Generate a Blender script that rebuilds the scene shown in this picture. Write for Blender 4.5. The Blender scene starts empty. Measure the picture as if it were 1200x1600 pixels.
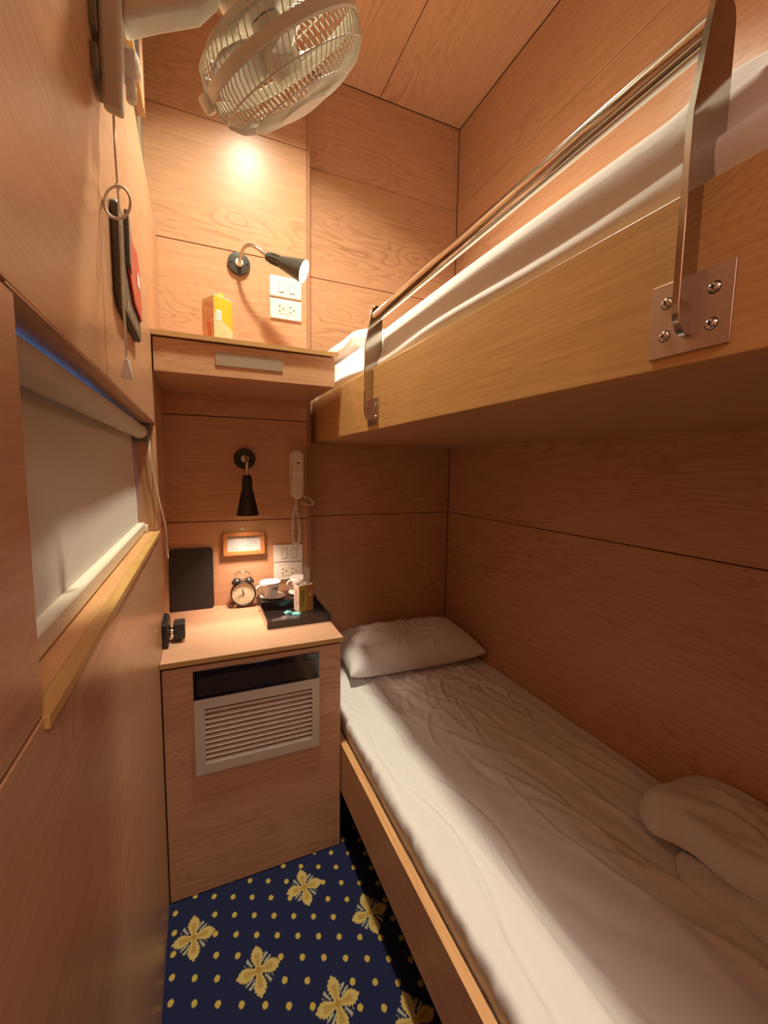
import bpy, bmesh, math, random
import numpy as np
from mathutils import Vector, Matrix, Quaternion
random.seed(7); rng = np.random.default_rng(11)
S = bpy.context.scene; COL = S.collection
PI = math.pi
# ------------------------------------------------------------------ camera, world, lights, exposure
CAM_H = 1.35
F_PX = 659.5
cam = bpy.data.objects.new('camera', bpy.data.cameras.new('camera')); COL.objects.link(cam)
cam.data.sensor_fit = 'VERTICAL'; cam.data.sensor_height = 36.0
cam.data.lens = F_PX/1600*36.0; cam.data.clip_start = 0.01; cam.data.clip_end = 60
_y, _p, _r = math.radians(23.6217), math.radians(5.8401), math.radians(0.8823)
fwd = Vector((math.sin(_y)*math.cos(_p), math.cos(_y)*math.cos(_p), -math.sin(_p)))
rt = Vector((math.cos(_y), -math.sin(_y), 0)); up = rt.cross(fwd)
rt2 = math.cos(_r)*rt + math.sin(_r)*up; up2 = -math.sin(_r)*rt + math.cos(_r)*up
M = Matrix((rt2, up2, -fwd)).transposed().to_4x4(); M.translation = (0, 0, CAM_H)
cam.matrix_world = M
S.camera = cam
S.view_settings.view_transform = 'Standard'; S.view_settings.look = 'None'
S.view_settings.gamma = 1; S.view_settings.use_curve_mapping = False
S.view_settings.exposure = 0.22

W = bpy.data.worlds.new('dusk_sky'); S.world = W; W.use_nodes = True
bg = W.node_tree.nodes['Background']; bg.inputs[0].default_value = (0.10, 0.26, 0.62, 1); bg.inputs[1].default_value = 5.0

CEIL_Z = 2.98
DOWN = Vector((0.262, 1.19, CEIL_Z-0.02))      # ceiling downlight of the cabin
ld = bpy.data.lights.new('downlight_lamp', 'AREA'); ld.shape = 'DISK'; ld.size = 0.11; ld.energy = 20.0
ld.color = (1.0, 0.94, 0.72); ld.spread = math.radians(128)
lo = bpy.data.objects.new('downlight_lamp', ld); COL.objects.link(lo); lo.location = DOWN - Vector((0, 0, 0.012))
lc = bpy.data.lights.new('corridor_fill', 'AREA'); lc.shape = 'DISK'; lc.size = 0.30; lc.energy = 15  # added unseen fill behind the camera, lifts the cabin's shaded parts
lc.color = (1.0, 0.77, 0.66)
lco = bpy.data.objects.new('corridor_fill', lc); COL.objects.link(lco); lco.location = (0.25, -0.85, 2.30)
SPOT1 = 2.6; SPOT2 = 2.3                       # reading lamps (W); their lights are made in wall_lamp()

# ------------------------------------------------------------------ helpers
class MB:
    def __init__(s): s.v = []; s.f = []; s.mi = []; s.m = 0
    def add(s, vs, fs):
        o = len(s.v); s.v += [tuple(p) for p in vs]
        for f in fs: s.f.append(tuple(i+o for i in f)); s.mi.append(s.m)
        return s
    def box(s, a, b):
        x0, y0, z0 = a; x1, y1, z1 = b
        return s.add([(x0,y0,z0),(x1,y0,z0),(x1,y1,z0),(x0,y1,z0),(x0,y0,z1),(x1,y0,z1),(x1,y1,z1),(x0,y1,z1)],
                     [(0,3,2,1),(4,5,6,7),(0,1,5,4),(1,2,6,5),(2,3,7,6),(3,0,4,7)])
    def prism(s, poly, d, o=(0,0,0)):           # poly: list of 3D points (CCW seen from +d), extruded by vector d
        n = len(poly); d = Vector(d); P = [Vector(p)+Vector(o) for p in poly]
        vs = P + [p+d for p in P]
        return s.add(vs, [tuple(range(n-1,-1,-1)), tuple(range(n, 2*n))] + [(i,(i+1)%n,(i+1)%n+n,i+n) for i in range(n)])
    def lathe(s, prof, o, ax, n=32, close=False, caps=True):   # prof: [(r, t)], around axis ax from origin o
        ax = Vector(ax).normalized(); o = Vector(o)
        h = Vector((0,0,1)) if abs(ax.z) < .9 else Vector((1,0,0))
        e1 = ax.cross(h).normalized(); e2 = ax.cross(e1)
        vs = []; m = len(prof)
        for r, t in prof:
            for i in range(n):
                a = 2*PI*i/n; vs.append(o + ax*t + (e1*math.cos(a)+e2*math.sin(a))*r)
        fs = []
        for j in range(m if close else m-1):
            k = (j+1) % m
            for i in range(n):
                fs.append((j*n+i, k*n+i, k*n+(i+1)%n, j*n+(i+1)%n))
        if caps and not close:
            fs.append(tuple(range(n))); fs.append(tuple(range((m-1)*n+n-1, (m-1)*n-1, -1)))
        return s.add(vs, fs)
    def tube(s, pts, r, n=8, closed=False):
        P = [Vector(p) for p in pts]; L = len(P); vs = []; fs = []
        R = r if hasattr(r, '__len__') else [r]*L
        ref = None
        for i in range(L):
            if closed: t = (P[(i+1)%L]-P[i-1]).normalized()
            else: t = (P[min(i+1,L-1)]-P[max(i-1,0)]).normalized()
            if ref is None:
                ref = t.orthogonal().normalized()
            ref = (ref - t*ref.dot(t)).normalized(); b = t.cross(ref)
            for k in range(n):
                a = 2*PI*k/n; vs.append(P[i] + (ref*math.cos(a)+b*math.sin(a))*R[i])
        for i in range(L if closed else L-1):
            j = (i+1) % L
            for k in range(n): fs.append((i*n+k, i*n+(k+1)%n, j*n+(k+1)%n, j*n+k))
        if not closed: fs.append(tuple(range(n-1,-1,-1))); fs.append(tuple(range((L-1)*n, L*n)))
        return s.add(vs, fs)
    def grid(s, A, closed_u=False):             # A: array [nu][nv][3]
        A = np.asarray(A, float); nu, nv = A.shape[:2]
        fs = [(i*nv+j, ((i+1)%nu)*nv+j, ((i+1)%nu)*nv+j+1, i*nv+j+1) for i in range(nu if closed_u else nu-1) for j in range(nv-1)]
        return s.add(A.reshape(-1,3).tolist(), fs)
    def xf(s, mat, start=0):
        for i in range(start, len(s.v)): s.v[i] = tuple(mat @ Vector(s.v[i]))
        return s

WL = {}
def wloc(o): return WL.get(o.name, Vector((0,0,0)))
def obj(name, mb, mat, parent=None, bevel=0, seg=2, smooth=False, label=None, kind=None, origin=None, solid=0, recalc=True):
    V = np.array(mb.v, float)
    c = Vector(((V.min(0)+V.max(0))/2).tolist()) if origin is None else Vector(origin)
    me = bpy.data.meshes.new(name)
    me.from_pydata((V-np.array(c)).tolist(), [], mb.f); 
    mats = mat if isinstance(mat, (list, tuple)) else [mat]
    for m in mats: me.materials.append(m)
    if len(mats) > 1: me.polygons.foreach_set('material_index', mb.mi)
    me.validate()
    if recalc:
        bm = bmesh.new(); bm.from_mesh(me); bmesh.ops.recalc_face_normals(bm, faces=bm.faces); bm.to_mesh(me); bm.free()
    me.update()
    o = bpy.data.objects.new(name, me); COL.objects.link(o)
    if parent is not None:
        o.parent = parent; o.location = c - wloc(parent)
    else: o.location = c
    WL[o.name] = c
    if smooth:
        me.polygons.foreach_set('use_smooth', [True]*len(me.polygons))
        if smooth != 'all' and hasattr(me, 'set_sharp_from_angle'): me.set_sharp_from_angle(angle=math.radians(40))
    if solid:
        m = o.modifiers.new('solid', 'SOLIDIFY'); m.thickness = solid; m.offset = -1
    if bevel:
        m = o.modifiers.new('bevel', 'BEVEL'); m.width = bevel; m.segments = seg; m.limit_method = 'ANGLE'; m.angle_limit = math.radians(40)
        me.polygons.foreach_set('use_smooth', [True]*len(me.polygons))
        m2 = o.modifiers.new('wn', 'WEIGHTED_NORMAL'); m2.keep_sharp = True
        if hasattr(me, 'set_sharp_from_angle'): me.set_sharp_from_angle(angle=math.radians(40))
    if label: o['label'] = label
    if kind: o['kind'] = kind
    return o
def thing(name, label, cat, loc, group=None):
    o = bpy.data.objects.new(name, None); COL.objects.link(o); o.location = loc; o.empty_display_size = .05
    WL[o.name] = Vector(loc); return tag(o, label, cat, group)
def tag(o, label, cat, group=None):
    o['label'] = label; o['category'] = cat
    if group: o['group'] = group
    return o
def text(name, body, size, loc, xdir, ydir, mat, parent, extrude=0.0003, align='CENTER', shear=0, sx=1):
    cu = bpy.data.curves.new(name, 'FONT'); cu.body = body; cu.size = size; cu.extrude = extrude
    cu.align_x = align; cu.align_y = 'CENTER'; cu.resolution_u = 2; cu.shear = shear
    t = bpy.data.objects.new(name, cu); COL.objects.link(t)
    bpy.context.view_layer.update()
    me = bpy.data.meshes.new_from_object(t.evaluated_get(bpy.context.evaluated_depsgraph_get()))
    bpy.data.objects.remove(t)
    X = Vector(xdir).normalized(); Y = Vector(ydir).normalized(); Z = X.cross(Y)
    mt = Matrix((X*sx, Y, Z)).transposed().to_4x4(); me.transform(mt)
    me.materials.clear(); me.materials.append(mat)
    o = bpy.data.objects.new(name, me); COL.objects.link(o)
    o.parent = parent; o.location = Vector(loc) - wloc(parent); WL[o.name] = Vector(loc)
    return o

# ------------------------------------------------------------------ materials
def new_mat(name):
    m = bpy.data.materials.new(name); m.use_nodes = True
    nt = m.node_tree; b = nt.nodes['Principled BSDF']; return m, nt, b
def plain(name, col, rough=.5, metal=0, noise=.06, scale=60, bump=0, coat=0, trans=0, spec=.5):
    m, nt, b = new_mat(name)
    n = nt.nodes.new('ShaderNodeTexNoise'); n.inputs['Scale'].default_value = scale; n.inputs['Detail'].default_value = 4
    tc = nt.nodes.new('ShaderNodeTexCoord'); nt.links.new(tc.outputs['Object'], n.inputs['Vector'])
    r = nt.nodes.new('ShaderNodeValToRGB'); r.color_ramp.elements[0].position = .3; r.color_ramp.elements[1].position = .7
    r.color_ramp.elements[0].color = [c*(1-noise) for c in col]+[1]; r.color_ramp.elements[1].color = [min(1, c*(1+noise)) for c in col]+[1]
    nt.links.new(n.outputs['Fac'], r.inputs[0]); nt.links.new(r.outputs[0], b.inputs['Base Color'])
    b.inputs['Roughness'].default_value = rough; b.inputs['Metallic'].default_value = metal
    b.inputs['Specular IOR Level'].default_value = spec
    if coat: b.inputs['Coat Weight'].default_value = coat; b.inputs['Coat Roughness'].default_value = .15
    if trans: b.inputs['Transmission Weight'].default_value = trans
    if bump:
        bp = nt.nodes.new('ShaderNodeBump'); bp.inputs['Strength'].default_value = bump; bp.inputs['Distance'].default_value = .002
        nt.links.new(n.outputs['Fac'], bp.inputs['Height']); nt.links.new(bp.outputs[0], b.inputs['Normal'])
    return m
def emit(name, col, st):
    m, nt, b = new_mat(name)
    b.inputs['Base Color'].default_value = (.9,.9,.9,1); b.inputs['Emission Color'].default_value = (*col,1); b.inputs['Emission Strength'].default_value = st
    return m
def wood(name, light, dark, axis, fig=0.5, rough=.30, freq=14, streak=1.0, spec=.27):
    """laminate: fine pores stretched along the grain plus slow cathedral figure; axis = index of the grain direction"""
    m, nt, b = new_mat(name); L = nt.links.new
    tc = nt.nodes.new('ShaderNodeTexCoord'); oi = nt.nodes.new('ShaderNodeObjectInfo')
    mul = nt.nodes.new('ShaderNodeMath'); mul.operation = 'MULTIPLY'; mul.inputs[1].default_value = 37.0; L(oi.outputs['Random'], mul.inputs[0])
    ad = nt.nodes.new('ShaderNodeVectorMath'); ad.operation = 'ADD'; L(tc.outputs['Object'], ad.inputs[0]); L(mul.outputs[0], ad.inputs[1])
    def mapped(sg, sx):
        mp = nt.nodes.new('ShaderNodeMapping'); sc = [sx]*3; sc[axis] = sg; mp.inputs['Scale'].default_value = sc
        L(ad.outputs[0], mp.inputs['Vector']); return mp
    m1 = mapped(7, 160); n1 = nt.nodes.new('ShaderNodeTexNoise'); n1.inputs['Scale'].default_value = 1; n1.inputs['Detail'].default_value = 3; L(m1.outputs[0], n1.inputs['Vector'])
    m2 = mapped(1.5, 7); n2 = nt.nodes.new('ShaderNodeTexNoise'); n2.inputs['Scale'].default_value = 1; n2.inputs['Detail'].default_value = 2; n2.inputs['Distortion'].default_value = .6; L(m2.outputs[0], n2.inputs['Vector'])
    # contour lines of the slow noise -> cathedral figure
    k = nt.nodes.new('ShaderNodeMath'); k.operation = 'MULTIPLY'; k.inputs[1].default_value = freq; L(n2.outputs['Fac'], k.inputs[0])
    fr = nt.nodes.new('ShaderNodeMath'); fr.operation = 'FRACT'; L(k.outputs[0], fr.inputs[0])
    rp = nt.nodes.new('ShaderNodeValToRGB'); e = rp.color_ramp.elements
    e[0].position = 0; e[0].color = (1,1,1,1); e[1].position = .35; e[1].color = (0,0,0,1)
    x = rp.color_ramp.elements.new(.93); x.color = (0,0,0,1); x = rp.color_ramp.elements.new(1); x.color = (1,1,1,1)
    L(fr.outputs[0], rp.inputs[0])
    m3 = mapped(1.2, 3); n3 = nt.nodes.new('ShaderNodeTexNoise'); n3.inputs['Scale'].default_value = 1; n3.inputs['Detail'].default_value = 2; L(m3.outputs[0], n3.inputs['Vector'])
    fm = nt.nodes.new('ShaderNodeMapRange'); fm.inputs[1].default_value = .42; fm.inputs[2].default_value = .62; L(n3.outputs['Fac'], fm.inputs[0])
    f1 = nt.nodes.new('ShaderNodeMath'); f1.operation = 'MULTIPLY'; L(rp.outputs[0], f1.inputs[0]); L(fm.outputs[0], f1.inputs[1])
    f2 = nt.nodes.new('ShaderNodeMath'); f2.operation = 'MULTIPLY'; f2.inputs[1].default_value = fig; L(f1.outputs[0], f2.inputs[0])
    s1 = nt.nodes.new('ShaderNodeMapRange'); s1.inputs[1].default_value = .35; s1.inputs[2].default_value = .75; s1.inputs[4].default_value = .45*streak; L(n1.outputs['Fac'], s1.inputs[0])
    sm = nt.nodes.new('ShaderNodeMath'); sm.operation = 'ADD'; sm.use_clamp = True; L(f2.outputs[0], sm.inputs[0]); L(s1.outputs[0], sm.inputs[1])
    mx = nt.nodes.new('ShaderNodeMix'); mx.data_type = 'RGBA'; mx.inputs[6].default_value = (*light,1); mx.inputs[7].default_value = (*dark,1)
    L(sm.outputs[0], mx.inputs[0]); L(mx.outputs[2], b.inputs['Base Color'])
    b.inputs['Roughness'].default_value = rough; b.inputs['Specular IOR Level'].default_value = spec
    bp = nt.nodes.new('ShaderNodeBump'); bp.inputs['Strength'].default_value = .06; bp.inputs['Distance'].default_value = .001
    bp.invert = True; L(sm.outputs[0], bp.inputs['Height']); L(bp.outputs[0], b.inputs['Normal'])
    return m
def cloth(name, col, rough=.9, bump=.25):
    m, nt, b = new_mat(name); L = nt.links.new
    tc = nt.nodes.new('ShaderNodeTexCoord')
    n = nt.nodes.new('ShaderNodeTexNoise'); n.inputs['Scale'].default_value = 26; n.inputs['Detail'].default_value = 5; L(tc.outputs['Object'], n.inputs['Vector'])
    w = nt.nodes.new('ShaderNodeTexNoise'); w.inputs['Scale'].default_value = 900; w.inputs['Detail'].default_value = 1; L(tc.outputs['Object'], w.inputs['Vector'])
    mt = nt.nodes.new('ShaderNodeMath'); mt.operation = 'MULTIPLY_ADD'; mt.inputs[1].default_value = .1; L(w.outputs['Fac'], mt.inputs[0]); L(n.outputs['Fac'], mt.inputs[2])
    bp = nt.nodes.new('ShaderNodeBump'); bp.inputs['Strength'].default_value = bump; bp.inputs['Distance'].default_value = .006
    L(mt.outputs[0], bp.inputs['Height']); L(bp.outputs[0], b.inputs['Normal'])
    r = nt.nodes.new('ShaderNodeValToRGB'); r.color_ramp.elements[0].color = [c*.96 for c in col]+[1]; r.color_ramp.elements[1].color = [*col,1]
    L(n.outputs['Fac'], r.inputs[0]); L(r.outputs[0], b.inputs['Base Color'])
    b.inputs['Roughness'].default_value = rough; b.inputs['Sheen Weight'].default_value = .15; b.inputs['Specular IOR Level'].default_value = .2
    return m
def metal(name, col, rough, aniso_axis=None):
    m = plain(name, col, rough, 1, .03, 200); 
    return m
def attr_mat(name, rough=.9, spec=.3, bump=0, scale=400):
    m, nt, b = new_mat(name); a = nt.nodes.new('ShaderNodeVertexColor'); a.layer_name = 'print'
    nt.links.new(a.outputs[0], b.inputs['Base Color']); b.inputs['Roughness'].default_value = rough; b.inputs['Specular IOR Level'].default_value = spec
    if bump:
        tc = nt.nodes.new('ShaderNodeTexCoord')
        n = nt.nodes.new('ShaderNodeTexNoise'); n.inputs['Scale'].default_value = scale; n.inputs['Detail'].default_value = 2
        nt.links.new(tc.outputs['Object'], n.inputs['Vector'])
        bp = nt.nodes.new('ShaderNodeBump'); bp.inputs['Strength'].default_value = bump; bp.inputs['Distance'].default_value = .004
        nt.links.new(n.outputs['Fac'], bp.inputs['Height']); nt.links.new(bp.outputs[0], b.inputs['Normal'])
    return m

LIGHT = (.60, .340, .195); DARK = (.38, .175, .085)
WX = wood('laminate_grain_x', LIGHT, DARK, 0, fig=.62, freq=18)
WY = wood('laminate_grain_y', LIGHT, DARK, 1)
WZ = wood('laminate_grain_z', LIGHT, DARK, 2, fig=.25)
WT = wood('worktop_laminate', (.60,.345,.215), (.44,.225,.125), 0, fig=.35, rough=.38)
EDGE = wood('edge_band', (.52,.30,.115), (.36,.19,.06), 0, fig=.2, rough=.5)
PINE = wood('varnished_ash_board', (.64,.385,.150), (.40,.20,.06), 1, fig=.75, rough=.34, freq=64, streak=1.0)
SILL = wood('sill_oak', (.60,.36,.12), (.42,.22,.06), 1, fig=.35, rough=.45)
SILL2 = wood('sill_inner_oak', (.68,.38,.17), (.48,.22,.08), 1, fig=.5, rough=.45)
BACKING = plain('dark_joint', (.07,.03,.015), .8)
SHEET = cloth('white_sheet', (.80,.77,.74)); PILLOW = cloth('white_pillowcase', (.80,.75,.72), bump=.35)
DUVET = cloth('white_duvet', (.74,.70,.68), bump=.4)
BLIND = cloth('blind_fabric', (.60,.52,.44), bump=.1)
CREAM = plain('cream_plastic', (.80,.74,.60), .38, noise=.03); WHITE = plain('white_plastic', (.82,.78,.72), .35, noise=.03)
FANW = plain('fan_ivory_plastic', (.66,.62,.52), .4, noise=.03)
PHONE = plain('phone_ivory', (.70,.62,.52), .4, noise=.03)
BLACK = plain('black_plastic', (.018,.016,.016), .42); BLACKG = plain('black_gloss', (.010,.009,.009), .08, coat=.5)
LEATHER = plain('black_leatherette', (.020,.017,.018), .5, bump=.15, scale=700)
GREYM = plain('grey_plastic', (.22,.20,.17), .5)
STEEL = metal('brushed_steel', (.62,.57,.50), .20); STEELP = metal('polished_steel', (.70,.66,.60), .10)
POSTM = metal('post_steel', (.50,.46,.41), .13)
PLATE = metal('satin_steel', (.56,.46,.40), .34); CHROME = metal('chrome', (.80,.78,.75), .08)
ALU = metal('nickel_label', (.42,.34,.26), .55)
GRILLE = plain('grille_enamel', (.56,.48,.38), .45, noise=.03); DARKIN = plain('grille_dark', (.03,.02,.015), .8)
CERAM = plain('white_ceramic', (.84,.80,.76), .12, noise=.02, coat=.4)
FRAMEW = wood('frame_wood', (.46,.19,.065), (.32,.12,.035), 0, fig=.2, rough=.35)
PAPER = plain('white_paper', (.82,.80,.80), .7, noise=.02); INK = plain('grey_ink', (.32,.31,.32), .8); INKD = plain('dark_ink', (.035,.035,.05), .7)
GOLD = plain('gold_print', (.42,.25,.04), .45); GREEN = plain('green_ink', (.05,.075,.02), .5)
CORDM = plain('ivory_cord', (.84,.79,.70), .6); TURQ = plain('turquoise_print', (.10,.42,.44), .4)
GREYP = plain('grey_wrap', (.20,.15,.13), .3); RED = plain('red_plastic', (.60,.045,.03), .35); DGREY = plain('plaque_grey', (.060,.052,.042), .5)

# ------------------------------------------------------------------ large structure
XL, XR = -0.12, 1.194; Y1, Y2 = 1.815, 1.89; YN = -0.30
def structure(name, mb, mat, **k):
    return obj(name, mb, mat, kind='structure', **k)
def panel(parent, a, b, mat):
    return obj('panel', MB().box(a, b), mat, parent, bevel=.0012, seg=1)
G = .0016                                     # half joint
# floor with the printed carpet
structure('floor', MB().box((XL-.15, -1.6, -.06), (XR+.1, Y2+.1, -.012)), BACKING)
nx, ny = 430, 660
x0, x1, y0, y1 = XL, .60, .28, 1.40
gx = np.linspace(x0, x1, nx+1); gy = np.linspace(y0, y1, ny+1)
PX, PY = np.meshgrid(gx, gy, indexing='ij')
NAVY = np.array((.016,.020,.060)); YEL = np.array((.50,.36,.08)); GLD = np.array((.52,.38,.13)); BRN = np.array((.36,.21,.04)); PALE = np.array((.36,.35,.25))
colr = np.zeros(PX.shape+(3,)); colr[:] = NAVY
motif = [(-.05,1.204),(.276,1.227),(.111,1.049),(.441,1.071),(.286,.898),(.449,.793),(.120,.742),(-.045,.89),(.30,.60),(-.04,.585)]
for k in range(0, 13):
    for j in range(-22, 22):
        cx = -.102+.0547*k; cy = 1.063-.0243*k+.0585*j
        if any(abs(cx-mx)/.060+abs(cy-my)/.075 < 1 for mx, my in motif): continue
        d = ((PX-cx)/.0072)**2+((PY-cy)/.0085)**2
        colr[d < 1] = YEL
for mx, my in motif:
    dx = (PX-mx)/.057; dy = (PY-my)/.064
    r = np.hypot(dx, dy)+1e-9; th = np.arctan2(dy, dx)
    ph = np.abs(((th+PI/4) % (PI/2))-PI/4)            # angle from the nearest petal axis
    lon = r*np.cos(ph); lat = r*np.sin(ph)
    side_ = np.clip((lon-.16)/.84,0,1)
    wdt = np.where(lon < .30, .13, .13) + .17*np.sin(np.clip(side_,0,1)**1.35*PI)**.9 - .13*np.clip((lon-.45)/.55,0,1)**1.4 + .030*np.sin(lon*46)*(lon > .3)
    pet = (lat < wdt) & (lon < 1.0)
    wing = (np.abs(ph-PI/4) < .24) & (r > .34) & (r < .74) & (np.sin(th*18+r*6) > -.1)
    colr[wing] = PALE
    colr[pet] = GLD
    colr[pet & (lat < wdt*.45) & (lon < .66)] = BRN*.65+GLD*.35
    colr[r < .12] = BRN
fm = MB(); A = np.stack([PX, PY, np.zeros_like(PX)], -1); fm.grid(A)
carpet = obj('carpet', fm, attr_mat('carpet_pile', .95, .1, .8, 500), recalc=False)
ca = carpet.data.color_attributes.new('print', 'FLOAT_COLOR', 'POINT')
ca.data.foreach_set('color', np.concatenate([colr.reshape(-1,3), np.ones((PX.size,1))], 1).ravel())
carpet.parent = bpy.data.objects['floor']; carpet.location = carpet.location - WL['floor']
cb = MB().box((XL-.1, -1.6, -.012), (.60, .28, 0)).box((.60, -1.6, -.012), (XR, Y2, 0)).box((XL-.1, 1.40, -.012), (.60, Y2, 0))
obj('carpet_border', cb, plain('navy_carpet', (.016,.020,.060), .95, bump=.8, scale=500), bpy.data.objects['floor'])

# back wall: left half stands proud, right half behind the bunks
wb = structure('wall_back', MB().box((XL-.2, Y1+.014, 0), (.43, Y1+.12, CEIL_Z+.05)).box((.43, Y2+.012, 0), (XR+.1, Y2+.12, CEIL_Z+.05)), BACKING)
zs = [0, 1.13, 1.545, 2.175, 2.62, CEIL_Z]
for a, b in zip(zs[:-1], zs[1:]):
    panel(wb, (XL-.05, Y1, a+G), (.4285, Y1+.014, b-G), WX)
zs = [0, 1.13, 2.17, 2.61, CEIL_Z]
for a, b in zip(zs[:-1], zs[1:]):
    panel(wb, (.40, Y2, a+G), (XR-.002, Y2+.012, b-G), WX)
structure('trim_1', MB().box((.4295, Y1+.001, 0), (.4435, Y2, CEIL_Z)), wood('corner_trim_laminate', (.42,.22,.125), (.30,.14,.07), 2, fig=.1), bevel=.001)
# right wall
wr = structure('wall_right', MB().box((XR+.012, YN-.1, 0), (XR+.1, Y2+.1, CEIL_Z+.05)), BACKING)
zs = [0, 1.13, 2.17, 2.61, CEIL_Z]
for a, b in zip(zs[:-1], zs[1:]):
    panel(wr, (XR, YN, a+G), (XR+.012, Y2-.001, b-G), WY)
# ceiling
ce = structure('ceiling', MB().box((XL-.2, YN-.1, CEIL_Z+.012), (XR+.1, Y2+.1, CEIL_Z+.06)), BACKING)
xs = [XL-.06, .356, .776, XR]
for a, b in zip(xs[:-1], xs[1:]):
    panel(ce, (a+G, YN, CEIL_Z), (b-G, Y2-.001, CEIL_Z+.012), WY)
# left wall with the window opening Y .402..1.47, Z 1.148..1.475
WY0, WY1, WZ0, WZ1, WTOP = .402, 1.470, 1.148, 1.475, 2.19
wl = structure('wall_left', MB().box((XL-.10, YN-.1, 0), (XL-.012, Y1+.1, WZ0-.03)).box((XL-.10, YN-.1, WZ1+.012), (XL-.035, Y1+.1, CEIL_Z))
               .box((XL-.10, YN-.1, WZ0-.03), (XL-.012, WY0-.012, WZ1+.012)).box((XL-.10, WY1+.012, WZ0-.03), (XL-.012, Y1+.1, WZ1+.012)).box((XL-.035, YN-.1, WZ1+.012), (XL-.012, Y1+.05, WTOP-.005)), BACKING)
panel(wl, (XL-.012, YN, .0), (XL, Y1-.001, WZ0-G), WY)
panel(wl, (XL-.012, YN, WZ1+G), (XL, Y1-.001, WTOP), WY)
panel(wl, (XL-.012, YN, WZ0+G), (XL, WY0, WZ1-G), WY)
panel(wl, (XL-.012, WY1, WZ0+G), (XL, Y1-.001, WZ1-G), WZ)
GREYWALL = plain('grey_beige_lining', (.34,.30,.22), .6)
obj('panel', MB().box((XL-.035, YN, WTOP+.001), (XL-.030, Y1-.001, CEIL_Z-.001)), GREYWALL, wl)
# reveals, sill, window
structure('trim_2', MB().box((XL-.088, WY0-.012, WZ1), (XL-.0005, WY1+.012, WZ1+.012)), WY)                      # head of the opening
structure('trim_3', MB().box((XL-.083, WY1-.060, WZ0), (XL-.064, WY1, WZ1)).box((XL-.088, WY1, WZ0), (XL-.0125, WY1+.012, WZ1)).box((XL-.088, WY0-.012, WZ0), (XL-.0125, WY0, WZ1)), WZ)
structure('trim_4', MB().box((XL-.012, WY0, WZ0-.012), (XL+.004, WY1+.006, WZ0)), SILL, bevel=.001)
structure('trim_5', MB().box((XL-.088, WY0, WZ0-.014), (XL-.0125, WY1, WZ0-.001)), SILL2, bevel=.001)
win = structure('window_1', MB().box((XL-.098, WY0-.01, WZ0-.012), (XL-.084, WY1+.01, WZ0+.02)).box((XL-.098, WY0-.01, WZ1-.012), (XL-.084, WY1+.01, WZ1+.01))
                .box((XL-.098, WY0-.01, WZ0+.02), (XL-.084, WY0+.02, WZ1-.012)).box((XL-.098, WY1-.02, WZ0+.02), (XL-.084, WY1+.01, WZ1-.012)), GREYM)
mg, nt, b = new_mat('window_glass'); b.inputs['Roughness'].default_value = .02; b.inputs['Base Color'].default_value = (.6,.7,.75,1)
tb_ = nt.nodes.new('ShaderNodeBsdfTransparent'); mxs = nt.nodes.new('ShaderNodeMixShader'); mxs.inputs[0].default_value = .12
nt.links.new(tb_.outputs[0], mxs.inputs[1]); nt.links.new(b.outputs[0], mxs.inputs[2]); nt.links.new(mxs.outputs[0], nt.nodes['Material Output'].inputs['Surface'])
obj('pane', MB().box((XL-.093, WY0+.018, WZ0+.018), (XL-.089, WY1-.018, WZ1-.010)), mg, win)
# front wall behind the camera, doorway open onto a short corridor
wf = structure('wall_front', MB().box((.47, YN-.08, 0), (XR+.1, YN, CEIL_Z)).box((XL-.06, YN-.08, 2.05), (.47, YN, CEIL_Z)), WX)
structure('wall_corridor', MB().box((XL-.1, -1.6, 0), (XL-.02, YN-.1, 2.5)).box((XR, -1.6, 0), (XR+.1, YN-.08, 2.5)).box((XL-.1, -1.66, 0), (XR+.1, -1.6, 2.5)), WX)
structure('ceiling_corridor', MB().box((XL-.1, -1.66, 2.4), (XR+.1, YN-.08, 2.46)), WX)

# ------------------------------------------------------------------ ceiling lamps
dl = thing('ceiling_downlight', 'round recessed downlight in the cabin ceiling above the aisle', 'light', (DOWN.x, DOWN.y, CEIL_Z))
obj('trim_ring', MB().lathe([(.062,-.0),(.078,-.0),(.078,-.004),(.064,-.009),(.062,-.006)], (DOWN.x, DOWN.y, CEIL_Z), (0,0,1), 40, close=True), WHITE, dl, smooth=True)
obj('diffuser', MB().lathe([(.061,-.004),(.061,-.001)], (DOWN.x, DOWN.y, CEIL_Z), (0,0,1), 40), emit('downlight_diffuser', (1,.8,.5), 6), dl)

# ------------------------------------------------------------------ desk cabinet
CY, DZ = 1.332, .780; CX1 = .428
desk = thing('desk_cabinet', 'wood laminate desk cabinet with ventilation grille built between window wall and bed', 'desk', (.15, 1.55, 0))
obj('body', MB().box((XL+.006, CY+.014, .03), (CX1-.012, Y1-.001, .764)).box((XL+.02, CY+.03, 0), (CX1-.02, Y1-.02, .03)), WZ, desk)
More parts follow.
